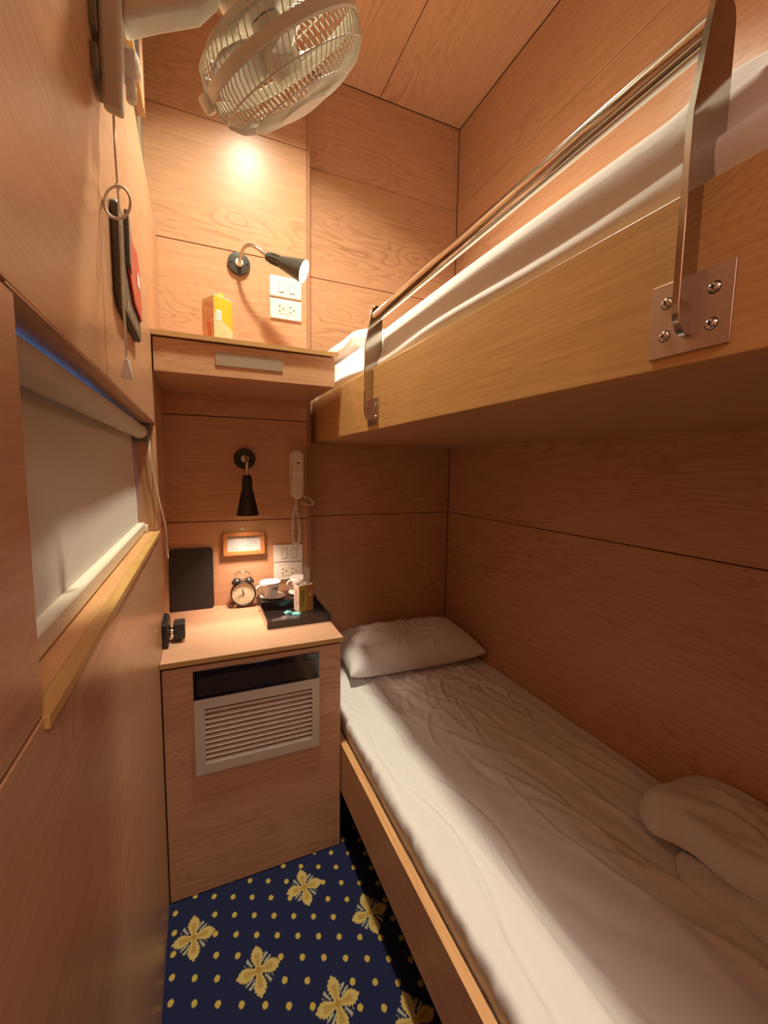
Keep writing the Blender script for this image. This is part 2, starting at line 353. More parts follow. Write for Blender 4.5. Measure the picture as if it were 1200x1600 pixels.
# front panel with the cut-out for slot and grille
gx0, gx1, gz0, gz1 = -.034, .352, .404, .737
fp = MB()
for a, bb in (((XL+.004, .004),(gx0, .752)), ((gx1, .004),(CX1, .752)), ((gx0, .004),(gx1, gz0+.004)), ((gx0, gz1),(gx1, .752))):
    fp.box((a[0], CY, a[1]), (bb[0], CY+.013, bb[1]))
obj('front_panel', fp, WX, desk)
obj('side_panel', MB().box((CX1-.012, CY+.014, .004), (CX1, Y1-.001, .762)), WY, desk)
top = obj('worktop', MB().box((XL+.001, 1.3195, DZ-.015), (.434, Y1-.001, DZ)), WT, desk, bevel=.001)
obj('edge_band', MB().box((XL+.001, 1.318, DZ-.0152), (.4345, 1.3195, DZ-.0003)), EDGE, desk)
slot = obj('slot_panel', MB().box((gx0, CY-.003, .642), (gx1, CY+.004, gz1)), BLACKG, desk, bevel=.001)
obj('slot_cavity', MB().box((gx0+.010, CY-.0045, .657), (gx1-.012, CY-.003, .716)), plain('slot_smoke', (.035,.028,.022), .12, coat=.3), desk)
gf = MB(); gy_ = CY-.006; a0, a1, b0, b1 = gx0, gx1, gz0, .646
i0, i1, j0, j1 = -.004, .327, .436, .615
for a, bb in (((a0,b0),(i0,b1)), ((i1,b0),(a1,b1)), ((i0,b0),(i1,j0)), ((i0,j1),(i1,b1))):
    gf.box((a[0], gy_, a[1]), (bb[0], gy_+.006, bb[1]))
gfo = obj('grille_frame', gf, GRILLE, desk)
obj('grille_recess', MB().box((i0-.01, CY+.022, j0-.01), (i1+.01, CY+.026, j1+.01)), DARKIN, desk)
NS = 11; pitch = (j1-j0)/NS
slat0 = None
for k in range(NS):
    zc_ = j0 + pitch*(k+.5)
    pr = [(i0, gy_+.0012, zc_-pitch*.34), (i0, gy_+.0022, zc_-pitch*.42), (i0, gy_+.0070, zc_-pitch*.10), (i0, gy_+.0062, zc_-pitch*.02)]
    if slat0 is None:
        slat0 = obj('slat', MB().prism(pr, (i1-i0, 0, 0)), GRILLE, gfo)
    else:
        c = slat0.copy(); COL.objects.link(c); c.location = slat0.location + Vector((0,0,pitch*k)); WL[c.name] = WL['slat']+Vector((0,0,pitch*k))
tx = thing  # (alias kept short below)
# ------------------------------------------------------------------ box shelf above the desk
SY, SZ0, SZ1 = 1.450, 1.629, 1.745
shelf = thing('wall_shelf', 'boxed laminate wall shelf above the desk with blank nickel label plate', 'shelf', (.16, 1.63, SZ0))
obj('top_board', MB().box((XL+.001, SY-.0085, SZ1-.014), (.450, Y1-.0005, SZ1)), WT, shelf, bevel=.0008)
obj('edge_band', MB().box((XL+.001, SY-.010, SZ1-.0142), (.4505, SY-.0085, SZ1-.0003)), EDGE, shelf)
obj('front_panel', MB().box((XL+.004, SY, SZ0), (.440, SY+.015, SZ1-.018)), WX, shelf, bevel=.001)
obj('underside', MB().box((XL+.002, SY+.015, SZ0+.001), (.440, Y1-.0005, SZ0+.014)), WX, shelf)
obj('side_panel', MB().box((.428, SY+.015, SZ0+.014), (.440, Y1-.0005, SZ1-.014)), WY, shelf)
obj('label_plate', MB().box((.0545, SY-.0025, 1.662), (.262, SY, 1.7035)), ALU, shelf, bevel=.0008)

# ------------------------------------------------------------------ lower bed
bed = thing('bed_frame', 'lower wooden bunk base with oak edged front board', 'bed', (.8, .8, .2))
obj('front_board', MB().box((.432, YN+.02, .205), (.4545, Y2-.002, .381)), WY, bed)
obj('board_edge', MB().box((.4318, YN+.02, .381), (.4547, Y2-.002, .384)), SILL2, bed)
obj('platform', MB().box((.4546, YN+.02, .25), (XR-.002, Y2-.002, .30)), WY, bed)
for lx_, ly_ in ((.62,-.2),(.62,1.6),(1.08,.7)): obj('leg', MB().box((lx_, ly_, 0), (lx_+.06, ly_+.1, .25)), WZ, bed)

def creases(n, xr, yr, ang, ln, wd, ht, seed):
    r = np.random.default_rng(seed); out = []
    for i in range(n):
        out.append((r.uniform(*xr), r.uniform(*yr), r.uniform(*ang), r.uniform(*ln), r.uniform(*wd), r.uniform(*ht)*r.choice([1,1,-.8]), r.uniform(-1.2,1.2)))
    return out
def crease_h(X, Y, cs):
    H = np.zeros_like(X)
    for cx, cy, a, l, w, h, cv in cs:
        ca, sa = math.cos(a), math.sin(a)
        u = ((X-cx)*sa+(Y-cy)*ca)/l                 # along (angle from +Y)
        v = ((X-cx)*ca-(Y-cy)*sa) - cv*.11*u*u*l*4
        e = np.exp(-(u*2)**2)
        H += h*e*(np.exp(-(v/w)**2) - .55*np.exp(-((v-w*1.7)/(w*1.2))**2))
    return H
# mattress under a fitted sheet: profile runs up the aisle side, round the edge, across to the wall
ZM = .467
ny_, prof = 420, []
side = [(.4600,.306),(.4600,.335),(.4600,.370),(.4590,.392),(.4560,.406),(.4520,.422),(.4500,.436),(.4510,.448),(.4540,.457),(.4595,.4625),(.4670,.4655)]
xs_ = np.linspace(.476, XR-.004, 150)
prof = np.array(side + [(x, ZM) for x in xs_])
ys = np.linspace(YN+.03, Y2-.006, ny_)
U, V = np.meshgrid(np.arange(len(prof)), ys, indexing='ij')
X = prof[U,0]; Z = prof[U,1].copy(); Y = V
cs = creases(34, (.60,1.12), (.55,1.62), (-.62,.05), (.14,.50), (.005,.015), (.003,.009), 3)
cs += creases(46, (.62,1.10), (1.10,1.55), (-.9,.5), (.06,.20), (.005,.012), (.004,.010), 4)
cs += creases(16, (.47,.62), (.0,1.5), (-.16,.10), (.15,.55), (.004,.012), (.002,.005), 5)
cs += creases(18, (.60,1.15), (.0,.9), (-.60,.1), (.20,.60), (.008,.025), (.003,.008), 6)
H = crease_h(X, Y, cs)
top_w = np.clip((X-.455)/.05, 0, 1)*np.clip((XR-X)/.05, 0, 1)
soft = .006*np.sin(X*9+Y*2.3)*np.sin(Y*3.1+1) 
Z += np.where(U >= 9, (H+soft)*top_w, 0)
# ripples in the sheet where it is tucked behind the board
rip = .0045*np.sin(Y*34+3*np.sin(Y*5))*np.sin(Y*11+2) + .003*np.sin(Y*71+1.3)
sidew = np.where(U < 10, np.sin(np.clip((U-1)/9.,0,1)*PI), 0)
X = X + sidew*np.abs(rip)*.9*np.clip((Z-.375)/.03,.0,1)
Z += sidew*.006*np.sin(Y*6.5+.7)*np.sin(Y*17)
mb = MB().grid(np.stack([X,Y,Z],-1))
n0 = len(prof)
mattress = obj('lower_mattress', mb, SHEET, smooth='all', solid=0)
tag(mattress, 'lower bunk mattress under a rumpled white fitted sheet, half in lamplight', 'mattress')
mm = MB().box((.4700, YN+.04, .301), (XR-.006, Y2-.008, .440))
obj('core', mm, SHEET, mattress)

def pillow(name, cx, cy, cz, lx, ly, h, rot, label, mat, seed, sag=0, tilt=0, n=150):
    r = np.random.default_rng(seed)
    u = np.linspace(-1,1,n); v = np.linspace(-1,1,n)
    Uu, Vv = np.meshgrid(u, v, indexing='ij')
    ex = 1-.05*(1-Vv**2)*(np.abs(Uu)**3); ey = 1-.055*(1-Uu**2)*(np.abs(Vv)**3)
    px = Uu*ex*lx/2; py = Vv*ey*ly/2
    t = np.clip((1-Uu**4)*(1-Vv**4), 0, 1)**.48
    cs = []
    for i in range(60):
        a = r.uniform(0, 2*PI); rr = r.uniform(.45,.95)
        cx_, cy_ = rr*math.cos(a)*lx/2*.8, rr*math.sin(a)*ly/2*.8
        cs.append((cx_, cy_, math.atan2(cx_, cy_)+r.uniform(-.5,.5), r.uniform(.06,.16), r.uniform(.005,.011), r.uniform(.0035,.0095)*r.choice([1,-.7]), r.uniform(-1,1)))
    Hh = crease_h(px, py, cs)
    zt = h*.64*t*(1+.10*np.sin(px*14+seed)*np.cos(py*11)) + Hh*t
    zb = -h*.36*t
    mb = MB(); R = Matrix.Rotation(rot, 4, 'Z') @ Matrix.Rotation(tilt, 4, 'X')
    mb.grid(np.stack([px,py,zt],-1)); mb.grid(np.stack([px,py,zb],-1)[:, ::-1])
    mb.xf(Matrix.Translation((cx,cy,cz)) @ R)
    o = obj(name, mb, mat, smooth='all')
    bm = bmesh.new(); bm.from_mesh(o.data); bmesh.ops.remove_doubles(bm, verts=bm.verts, dist=.0004); bmesh.ops.recalc_face_normals(bm, faces=bm.faces); bm.to_mesh(o.data); bm.free()
    for p in o.data.polygons: p.use_smooth = True
    tag(o, label, 'pillow'); return o
pillow('lower_pillow', .865, 1.700, .520, .655, .36, .150, -.03, 'white creased pillow at the head of the lower bunk against back wall', PILLOW, 5)
pillow('upper_pillow', .80, 1.675, 1.815, .60, .36, .120, .05, 'white pillow at the far head end of the upper bunk', PILLOW, 9)

# folded duvet on the lower bed
def lump(mb, x0, x1, y0, y1, z0, h, seed, rx=.05, edge=.5, nu=60, nv=70, slope=0):
    r = np.random.default_rng(seed)
    u = np.linspace(0,1,nu); v = np.linspace(0,1,nv); Uu, Vv = np.meshgrid(u, v, indexing='ij')
    px = x0+(x1-x0)*Uu; py = y0+(y1-y0)*Vv
    # rounded plan corner and wavy rim
    py = py - .10*np.clip((.30-Uu)/.30,0,1)**2*(Vv)*(y1-y0)
    px = px + .018*np.sin(Vv*9+seed)*(1-Uu) + .01*np.sin(Vv*23)*(1-Uu)
    t = np.clip((1-(2*Uu-1).clip(-1,0)**6)*(1-np.abs(2*Vv-1)**8), 0, 1)**edge
    cs = creases(26, (x0,x1), (y0,y1), (-1.2,.2), (.06,.25), (.008,.02), (.003,.009), seed)
    zt = z0 + t*(h + slope*(1-Vv) + crease_h(px,py,cs) + .010*np.sin(px*21+seed)*np.sin(py*16))
    zb = z0 + 0*t
    mb.grid(np.stack([px,py,zt],-1)); mb.grid(np.stack([px,py,zb],-1)[:, ::-1])
dv = MB()
lump(dv, .955, XR-.008, -.05, .545, .470, .028, 2, edge=.3)
lump(dv, .985, XR-.006, -.02, .655, .500, .078, 8, edge=.5)
duvet = obj('duvet', dv, DUVET, smooth='all')
tag(duvet, 'folded white duvet lying at the wall side of the lower bunk', 'duvet')

# ------------------------------------------------------------------ upper bunk
BX, BZ0, BZ1 = .468, 1.463, 1.638
ub = thing('upper_bunk', 'upper wooden bunk with varnished ash front board', 'bed', (.83, .8, BZ0))
obj('front_board', MB().box((BX, YN+.01, BZ0), (BX+.022, Y2-.003, BZ1)), PINE, ub, bevel=.0012)
obj('underside', MB().box((BX+.022, YN+.01, BZ0+.001), (XR-.002, Y2-.003, BZ0+.016)), WY, ub)
obj('end_cleat', MB().box((BX-.010, Y2-.085, 1.632), (BX, Y2-.075, 1.640)), WHITE, ub)
um = []
UX = [(.4905,1.55),(.4905,1.610),(.4880,1.638),(.4810,1.650),(.4775,1.662),(.4800,1.674),(.4900,1.684),(.4985,1.696),(.5020,1.718),(.5045,1.735),(.5085,1.750),(.5150,1.762),(.525,1.770),(.540,1.775)]
UX = np.array(UX + [(x,1.776) for x in np.linspace(.56, XR-.006, 44)])
ys = np.linspace(YN+.02, Y2-.006, 380)
U, V = np.meshgrid(np.arange(len(UX)), ys, indexing='ij')
X = UX[U,0].copy(); Z = UX[U,1].copy(); Y = V
fold = np.exp(-((U-4.5)/1.6)**2)
lowend = np.clip((Y-.95)/.25,0,1)
Z += fold*(.012*np.sin(Y*4.2+1.2)+.008*np.sin(Y*9+.4)) - fold*.02*np.clip((Y-.9)/.9,0,1)
X += fold*(.004*np.sin(Y*7)-.002)
tuck = np.clip((.36-Y)/.12,0,1)
w2 = np.where((U > 5), 1, 0)*np.clip((Z-1.66)/.06,0,1)
X += w2*tuck*(.007*np.sin(Z*110+Y*14)) + w2*.0025*np.sin(Z*70+Y*4)
Z += np.where(U > 10, tuck*.020*np.sin(Y*17+1)+tuck*.008, 0)
Z += np.where(U > 9, .004*np.sin(Y*5+X*7), 0)
cs = creases(40, (.56,1.1), (.0,1.8), (-.4,.4), (.15,.5), (.008,.02), (.002,.006), 14)
Z += np.where(U > 13, crease_h(X,Y,cs), 0)
mb = MB().grid(np.stack([X,Y,Z],-1))
umat = obj('upper_mattress', mb, SHEET, smooth='all')
tag(umat, 'upper bunk mattress in white sheet bulging behind the ash board', 'mattress')
obj('core', MB().box((.512, YN+.03, BZ0+.017), (XR-.008, Y2-.008, 1.700)), SHEET, umat)

# guard rail: two polished flat posts, tube, plates with screws
rail = thing('guard_rail', 'polished steel guard rail bolted along the upper bunk front board', 'rail', (BX, .7, 1.48))
YP = (.290, 1.168)
for i, yp in enumerate(YP):
    prof = [(.4680,1.492),(.4680,BZ1+.002),(.4965,BZ1+.002),(.4960,1.770)]
    for k in range(7):                                     # rounded head
        a = PI*k/6
        prof.append((.4785+.0175*math.cos(a), 1.792+.022*math.sin(a)))
    prof += [(.4605,1.790),(.4435,1.697),(.4435,1.520),(.4455,1.505),(.4510,1.4955),(.4590,1.4905)]
    obj('post', MB().prism([(x, yp-.0025, z) for x, z in prof], (0, .0075, 0)), POSTM, rail, bevel=.0006, seg=1)
    pc = yp + (.001 if i == 0 else -.010)
    pl = obj('mounting_plate', MB().box((BX-.003, pc-.040, 1.475), (BX, pc+.040, 1.552)), PLATE, rail, bevel=.0006, seg=1)
    for sy in (-.023, .023):
        for sz in (1.497, 1.531):
            o0 = (BX-.003, pc+sy, sz)
            sc = MB(); sc.lathe([(0.0001,-.0036),(.0030,-.0034),(.0048,-.0022),(.0056,0),(.0062,.0),(.0062,.0008)], o0, (1,0,0), 20)
            sc.m = 1; sc.box((BX-.0069, pc+sy-.0025, sz-.0006), (BX-.0060, pc+sy+.0025, sz+.0006)).box((BX-.0069, pc+sy-.0006, sz-.0025), (BX-.0060, pc+sy+.0006, sz+.0025))
            obj('screw', sc, [CHROME, BLACK], pl, smooth=True)
obj('rail_tube', MB().tube([(.4765, y, 1.788-.006*(y-.29)/.88) for y in np.linspace(.2925, 1.1655, 4)], .0152, 28), STEELP, rail, smooth=True)

# ------------------------------------------------------------------ reading lamps
def bez(p, n=18):
    p = [Vector(q) for q in p]; out = []
    for i in range(n+1):
        t = i/n; out.append(((1-t)**3)*p[0]+3*t*(1-t)**2*p[1]+3*t*t*(1-t)*p[2]+t**3*p[3])
    return out
def wall_lamp(label, mx, mz, hs, ax, c1, c2, watts, sm, sp=128):
    """mount on the back wall at (mx, mz); holder starts at hs and the shade points along ax"""
    t = thing('reading_lamp', label, 'lamp', (mx, Y1, mz), 'black gooseneck reading lamps on the back wall')
    ax = Vector(ax).normalized(); hs = Vector(hs)
    m = obj('mount', MB().lathe([(.0420,0),(.0420,.010),(.0395,.0155),(.0200,.0175)], (mx, Y1, mz), (0,-1,0), 40), sm, t, smooth=True)
    obj('screw', MB().lathe([(.004,0),(.004,.002),(.002,.003)], (mx-.029, Y1-.0165, mz), (0,-1,0), 12), BLACK, m)
    obj('screw', MB().lathe([(.004,0),(.004,.002),(.002,.003)], (mx+.029, Y1-.0165, mz), (0,-1,0), 12), BLACK, m)
    obj('collar', MB().lathe([(.0145,0),(.0145,.006),(.009,.010)], (mx, Y1-.017, mz), (0,-1,0), 24), CREAM, t, smooth=True)
    pts = bez([(mx, Y1-.020, mz), c1, c2, hs], 26)
    gn = MB().tube(pts, [.0062+.0004*(i%2) for i in range(27)], 12)
    obj('gooseneck', gn, STEEL, t, smooth=True)
    ho = MB().lathe([(.011,-.004),(.0155,0),(.0160,.010),(.0175,.050),(.0185,.056)], hs, ax, 28)
    h = obj('lamp_holder', ho, sm, t, smooth=True)
    e1 = ax.orthogonal().normalized(); e2 = ax.cross(e1)
    for k in range(10):
        a = 2*PI*k/10; d = e1*math.cos(a)+e2*math.sin(a)
        pts = [hs+d*.0164+ax*.010, hs+d*.0180+ax*.028, hs+d*.0186+ax*.052]
        if k == 0: fin = MB()
        fin.tube(pts, .0016, 5)
    obj('holder_ribs', fin, sm, h, smooth=True)
    sh = MB().lathe([(.0195,.054),(.0230,.060),(.0415,.150),(.0405,.150),(.0215,.061),(.0180,.0565)], hs, ax, 48, close=True)
    obj('shade', sh, sm, t, smooth=True)
    obj('reflector', MB().lathe([(.0205,.062),(.0400,.1495)], hs, ax, 48, caps=False), WHITE, t, smooth=True)
    bl = MB().lathe([(.010,.060),(.018,.085),(.024,.110),(.022,.126),(.012,.137),(.0005,.140)], hs, ax, 28)
    obj('bulb', bl, emit('lamp_bulb', (1,.82,.55), 14), t, smooth=True)
    l = bpy.data.lights.new('reading_light', 'SPOT'); l.energy = watts*6; l.color = (1.0,.73,.55); l.spot_size = math.radians(sp); l.spot_blend = 1.0; l.shadow_soft_size = .025
    lob = bpy.data.objects.new('reading_light', l); COL.objects.link(lob); lob.parent = t
    lob.location = hs + ax*.152 - Vector((mx, Y1, mz)); lob.rotation_euler = ax.to_track_quat('-Z', 'Y').to_euler()
    return t
wall_lamp('upper black gooseneck reading lamp above the shelf, shade turned to the bunk', .162, 2.130, (.252, 1.690, 2.125), (.86,-.47,-.40),
          (.172, 1.720, 2.185), (.195, 1.690, 2.165), SPOT1, plain('lamp_black_glare', (.055,.048,.038), .30))  # black lightened: glare on the upper shade is put into its colour
wall_lamp('lower black gooseneck reading lamp over the desk, shade pointing straight down', .170, 1.382, (.1665, 1.690, 1.315), (0,0,-1),
          (.170, 1.735, 1.400), (.1665, 1.690, 1.390), SPOT2, plain('lamp_black_matt', (.012,.011,.011), .42), 102)

# ------------------------------------------------------------------ switch and socket plates
def plate(name, label, cat, group, x0, x1, z0, z1, kind):
    t = thing(name, label, cat, ((x0+x1)/2, Y1, (z0+z1)/2), group)
    b = obj('faceplate', MB().box((x0, Y1-.008, z0), (x1, Y1, z1)), WHITE, t, bevel=.002)
    w, h = x1-x0, z1-z0; cz = (z0+z1)/2
    if kind == 's':
        for f in (.36, .70):
            cx = x0+w*f
            k = obj('rocker', MB().prism([(cx-.0095, Y1-.0115, cz-.021),(cx+.0095, Y1-.0115, cz-.021),(cx+.0095, Y1-.0095, cz+.021),(cx-.0095, Y1-.0095, cz+.021)][::-1], (0,.004,0)), WHITE, t, bevel=.0008, seg=1)
            obj('rocker_dot', MB().box((cx-.0025, Y1-.0107, cz+.013), (cx+.0025, Y1-.0101, cz+.0145)), INK, k)
            obj('rocker_gap', MB().box((cx-.0115, Y1-.0083, cz-.0235), (cx+.0115, Y1-.0079, cz+.0225)), INK, t)
    else:
        obj('insert', MB().box((x0+w*.235, Y1-.0092, cz-.020), (x0+w*.79, Y1-.0078, cz+.020)), CREAM, t, bevel=.0006, seg=1)
        for f in (.40, .74):
            cx = x0+w*f
            hb = MB()
            for px, pz in ((-.0125,.0095),(-.0125,-.0095)): hb.box((cx+px-.0032, Y1-.0096, cz+pz-.0022), (cx+px+.0032, Y1-.0088, cz+pz+.0022))
            hb.lathe([(.0030,0),(.0030,.0008)], (cx+.0015, Y1-.0088, cz), (0,-1,0), 12)
            obj('socket_holes', hb, BLACK, t)
    return t
plate('light_switch', 'cream two-rocker light switch beside the upper reading lamp', 'switch', 'cream wall plates', .278, .404, 2.036, 2.114, 's')
plate('wall_socket', 'cream twin wall socket above the shelf, right under the switch', 'socket', 'cream wall plates', .278, .404, 1.950, 2.027, 'o')
plate('light_switch', 'white two-rocker light switch below the wall telephone', 'switch', 'cream wall plates', .281, .405, .945, 1.019, 's')
plate('wall_socket', 'white twin wall socket just above the tray on the desk', 'socket', 'cream wall plates', .282, .405, .866, .941, 'o')

# ------------------------------------------------------------------ telephone
ph = thing('wall_telephone', 'ivory wall telephone with a coiled cord hanging down', 'telephone', (.374, Y1, 1.32))
def rr(x0,x1,z0,z1,r,y,n=6):
    out = []
    for cx,cz,a in ((x1-r,z1-r,0),(x0+r,z1-r,PI/2),(x0+r,z0+r,PI),(x1-r,z0+r,1.5*PI)):
        for k in range(n+1):
            b = a+PI/2*k/n; out.append((cx+r*math.cos(b), y, cz+r*math.sin(b)))
    return out[::-1]
obj('cradle', MB().prism(rr(.350,.402,1.225,1.424,.022,Y1-.020), (0,.020,0)), PHONE, ph, bevel=.004)
hs_ = obj('handset', MB().prism(rr(.353,.403,1.218,1.421,.024,Y1-.052), (0,.030,0)), PHONE, ph, bevel=.007, seg=3)
obj('handset_grip', MB().prism(rr(.357,.399,1.310,1.330,.003,Y1-.0527), (0,.001,0)), CREAM, hs_)
obj('earpiece_slot', MB().box((.370,Y1-.0528,1.3665),(.388,Y1-.0518,1.3705)), BLACK, hs_)
pts = []
def helix(P, r, turns, n=9):
    P = [Vector(p) for p in P]; L = [0]
    for a, b in zip(P[:-1], P[1:]): L.append(L[-1]+(b-a).length)
    N = int(turns*n); out = []
    for i in range(N+1):
        s = L[-1]*i/N; k = max(j for j in range(len(L)) if L[j] <= s+1e-9); k = min(k, len(P)-2)
        f = (s-L[k])/(L[k+1]-L[k]); c = P[k].lerp(P[k+1], f); t = (P[k+1]-P[k]).normalized()
        e1 = Vector((0,1,0)); e1 = (e1-t*e1.dot(t)).normalized(); e2 = t.cross(e1); a = 2*PI*i/n
        out.append(c+e1*r*math.cos(a)+e2*r*math.sin(a))
    return out
path = bez([(.372,Y1-.030,1.216),(.374,Y1-.028,1.16),(.392,Y1-.020,1.10),(.390,Y1-.016,1.06)],10)+bez([(.390,Y1-.016,1.055),(.390,Y1-.014,1.005),(.362,Y1-.014,1.005),(.360,Y1-.016,1.06)],10)+bez([(.360,Y1-.016,1.07),(.360,Y1-.020,1.12),(.362,Y1-.022,1.15),(.376,Y1-.012,1.19)],10)
obj('coiled_cord', MB().tube(helix(path, .0055, 52), .0019, 5), CORDM, ph, smooth='all')
obj('line_cord', MB().tube(bez([(.392,Y1-.012,1.232),(.440,Y1-.03,1.225),(.470,Y1-.02,1.185),(.440,Y1-.012,1.190)],14)+bez([(.436,Y1-.012,1.1895),(.42,Y1-.012,1.192),(.400,Y1-.012,1.195),(.392,Y1-.012,1.205)],8), .0022, 6), CORDM, ph, smooth='all')

# ------------------------------------------------------------------ framed card and its hook
fr = thing('picture_frame', 'small orange wood frame with a printed white card above the clock', 'frame', (.16, Y1, .988))
fx0,fx1,fz0,fz1 = .079,.2435,.988,1.084; bw = .017
ff = MB()
for poly in ([(fx0,fz0),(fx1,fz0),(fx1-bw,fz0+bw),(fx0+bw,fz0+bw)], [(fx1,fz0),(fx1,fz1),(fx1-bw,fz1-bw),(fx1-bw,fz0+bw)],
             [(fx1,fz1),(fx0,fz1),(fx0+bw,fz1-bw),(fx1-bw,fz1-bw)], [(fx0,fz1),(fx0,fz0),(fx0+bw,fz0+bw),(fx0+bw,fz1-bw)]):
    ff.prism([(x, Y1-.022, z) for x, z in poly], (0,.020,0))
obj('frame_moulding', ff, FRAMEW, fr, bevel=.0015, seg=1)
card = obj('card', MB().box((fx0+bw-.002, Y1-.010, fz0+bw-.002), (fx1-bw+.002, Y1-.006, fz1-bw+.002)), plain('card_paper', (.50,.50,.50), .7, noise=.02), fr)
cl = MB()
for k, (xa, xb) in enumerate(((.172,.205),(.168,.200),(.170,.208),(.180,.214),(.168,.192))):
    zz = 1.058-.0085*k; cl.box((xa, Y1-.0104, zz), (xb, Y1-.0099, zz+.0018))
cl.box((.157,Y1-.0104,1.012),(.1578,Y1-.0099,1.060)); cl.box((.112,Y1-.0104,1.0125),(.142,Y1-.0099,1.0138))
obj('card_print', cl, plain('card_ink', (.16,.15,.16), .8), card)
hk = thing('wall_hook', 'tiny white hook fixed above the small orange frame', 'hook', (.158, Y1, 1.095))
obj('hook_plate', MB().box((.149, Y1-.003, 1.088), (.167, Y1, 1.096)).box((.155,Y1-.003,1.096),(.161,Y1,1.102)), CREAM, hk, bevel=.001)
obj('peg', MB().tube([(.158,Y1-.003,1.092),(.158,Y1-.009,1.091),(.158,Y1-.010,1.096)], .0018, 8), CREAM, hk)

# ------------------------------------------------------------------ things on the desk
# black folder leaning on the back wall in the corner
fo = thing('menu_folder', 'black leatherette folder with rounded corners leaning in the desk corner', 'folder', (-.04, 1.79, DZ))
tilt = Matrix.Translation((0, 1.790, DZ)) @ Matrix.Rotation(-.055, 4, 'X')
f1 = MB().prism([(x, y, z) for x, y, z in rr(XL+.004,.0415,0,.246,.014,0)], (0,.0035,0)).xf(tilt)
obj('front_cover', f1, LEATHER, fo, bevel=.001)
f2 = MB().box((XL+.006, .0035, .004), (.038, .0065, .243)).xf(tilt); obj('pages', f2, plain('folder_page', (.05,.045,.045), .7), fo)
f3 = MB().prism([(x, y, z) for x, y, z in rr(XL+.004,.0415,0,.246,.014,.0065)], (0,.0035,0)).xf(tilt); obj('rear_cover', f3, LEATHER, fo, bevel=.001)

# alarm clock
ck = thing('alarm_clock', 'black twin-bell alarm clock with cream dial on the desk', 'clock', (.151, 1.765, DZ))
cc = Vector((.151, 1.757, .8375)); cax = Vector((-.05,-1,.03)).normalized()
case = obj('case', MB().lathe([(.0440,-.032),(.0485,-.028),(.0500,-.004),(.0495,.004),(.0465,.008),(.0440,.005),(.0440,-.030)], cc, cax, 48, close=True).lathe([(.044,-.031),(.044,-.026)], cc, cax, 40), BLACK, ck, smooth=True)
DIAL = plain('clock_dial', (.74,.64,.46), .5, noise=.03)
dial = obj('dial', MB().lathe([(.0445,.0012),(.0445,.0024)], cc, cax, 40), DIAL, ck)
cxv = Vector((1,-.05,0)).normalized(); cyv = cax.cross(cxv).normalized()
if cyv.z < 0: cyv = -cyv
for k in range(1, 13):
    a = 2*PI*k/12; P = cc + cax*.0027 + cxv*(.0355*math.sin(a)) + cyv*(.0355*math.cos(a))
    text('numeral', str(k), .0095, P, cxv, cyv, INK, dial, .0002)
def hand(ang, ln, w, off):
    d = cxv*math.sin(ang)+cyv*math.cos(ang); s = cxv*math.cos(ang)-cyv*math.sin(ang); o = cc+cax*off
    q = [o-d*ln*.22-s*w*.5, o-d*ln*.22+s*w*.5, o+d*ln*.55+s*w, o+d*ln, o+d*ln*.55-s*w]
    return MB().prism(q, cax*.0006)
obj('hour_hand', hand(-.16, .024, .0020, .0032), BLACK, ck); obj('minute_hand', hand(math.radians(238), .033, .0014, .0040), BLACK, ck)
obj('hand_pin', MB().lathe([(.0026,.003),(.0026,.006)], cc, cax, 14), BLACK, ck)
for s in (-1, 1):
    bc = cc + Vector((s*.0265,.012,.050)); bx = Vector((s*.45,0,1)).normalized()
    obj('bell', MB().lathe([(.0195,0),(.0190,.005),(.0150,.011),(.0080,.0150),(.0030,.0160),(.0030,.0190),(.0005,.0195)], bc-bx*.004, bx, 28), plain('bell_black', (.03,.026,.024), .25, coat=.4), ck, smooth=True)
    obj('foot', MB().tube([cc+Vector((s*.026,.008,-.040)), cc+Vector((s*.036,.004,-.0565))], [.0035,.0026], 10), CHROME, ck)
hp = [cc+Vector((-.0285,.012,.055)), cc+Vector((-.0275,.012,.078)), cc+Vector((-.020,.012,.0865)), cc+Vector((0,.012,.0885)), cc+Vector((.020,.012,.0865)), cc+Vector((.0275,.012,.078)), cc+Vector((.0285,.012,.055))]
obj('carry_handle', MB().tube(hp, .0022, 8), CHROME, ck, smooth='all')
obj('hammer', MB().box(cc+Vector((-.006,.008,.056)), cc+Vector((.006,.015,.064))), CHROME, ck, bevel=.001)

# tray with a raised rear tier
tr = thing('serving_tray', 'black lacquered serving tray with raised rear shelf on the desk', 'tray', (.32, 1.64, DZ))
tx0,tx1,ty0,ty1 = .205,.437,1.476,1.800; LAC = plain('black_lacquer', (.018,.013,.011), .16, coat=.4)
obj('tray_floor', MB().box((tx0+.004,ty0+.004,DZ),(tx1-.004,ty1-.004,DZ+.005)), LAC, tr)
rim = MB(); hh = DZ+.028
for a, bb in (((tx0,ty0),(tx1,ty0+.005)), ((tx0,ty1-.005),(tx1,ty1)), ((tx0,ty0+.005),(tx0+.005,ty1-.005)), ((tx1-.005,ty0+.005),(tx1,ty1-.005))):
    rim.box((a[0],a[1],DZ), (bb[0],bb[1],hh))
obj('rim', rim, LAC, tr, bevel=.001)
TZ = .821; TY = 1.668
obj('rear_tier', MB().box((tx0+.0052,TY,DZ+.005),(tx1-.0052,ty1-.0055,TZ)), LAC, tr, bevel=.001)

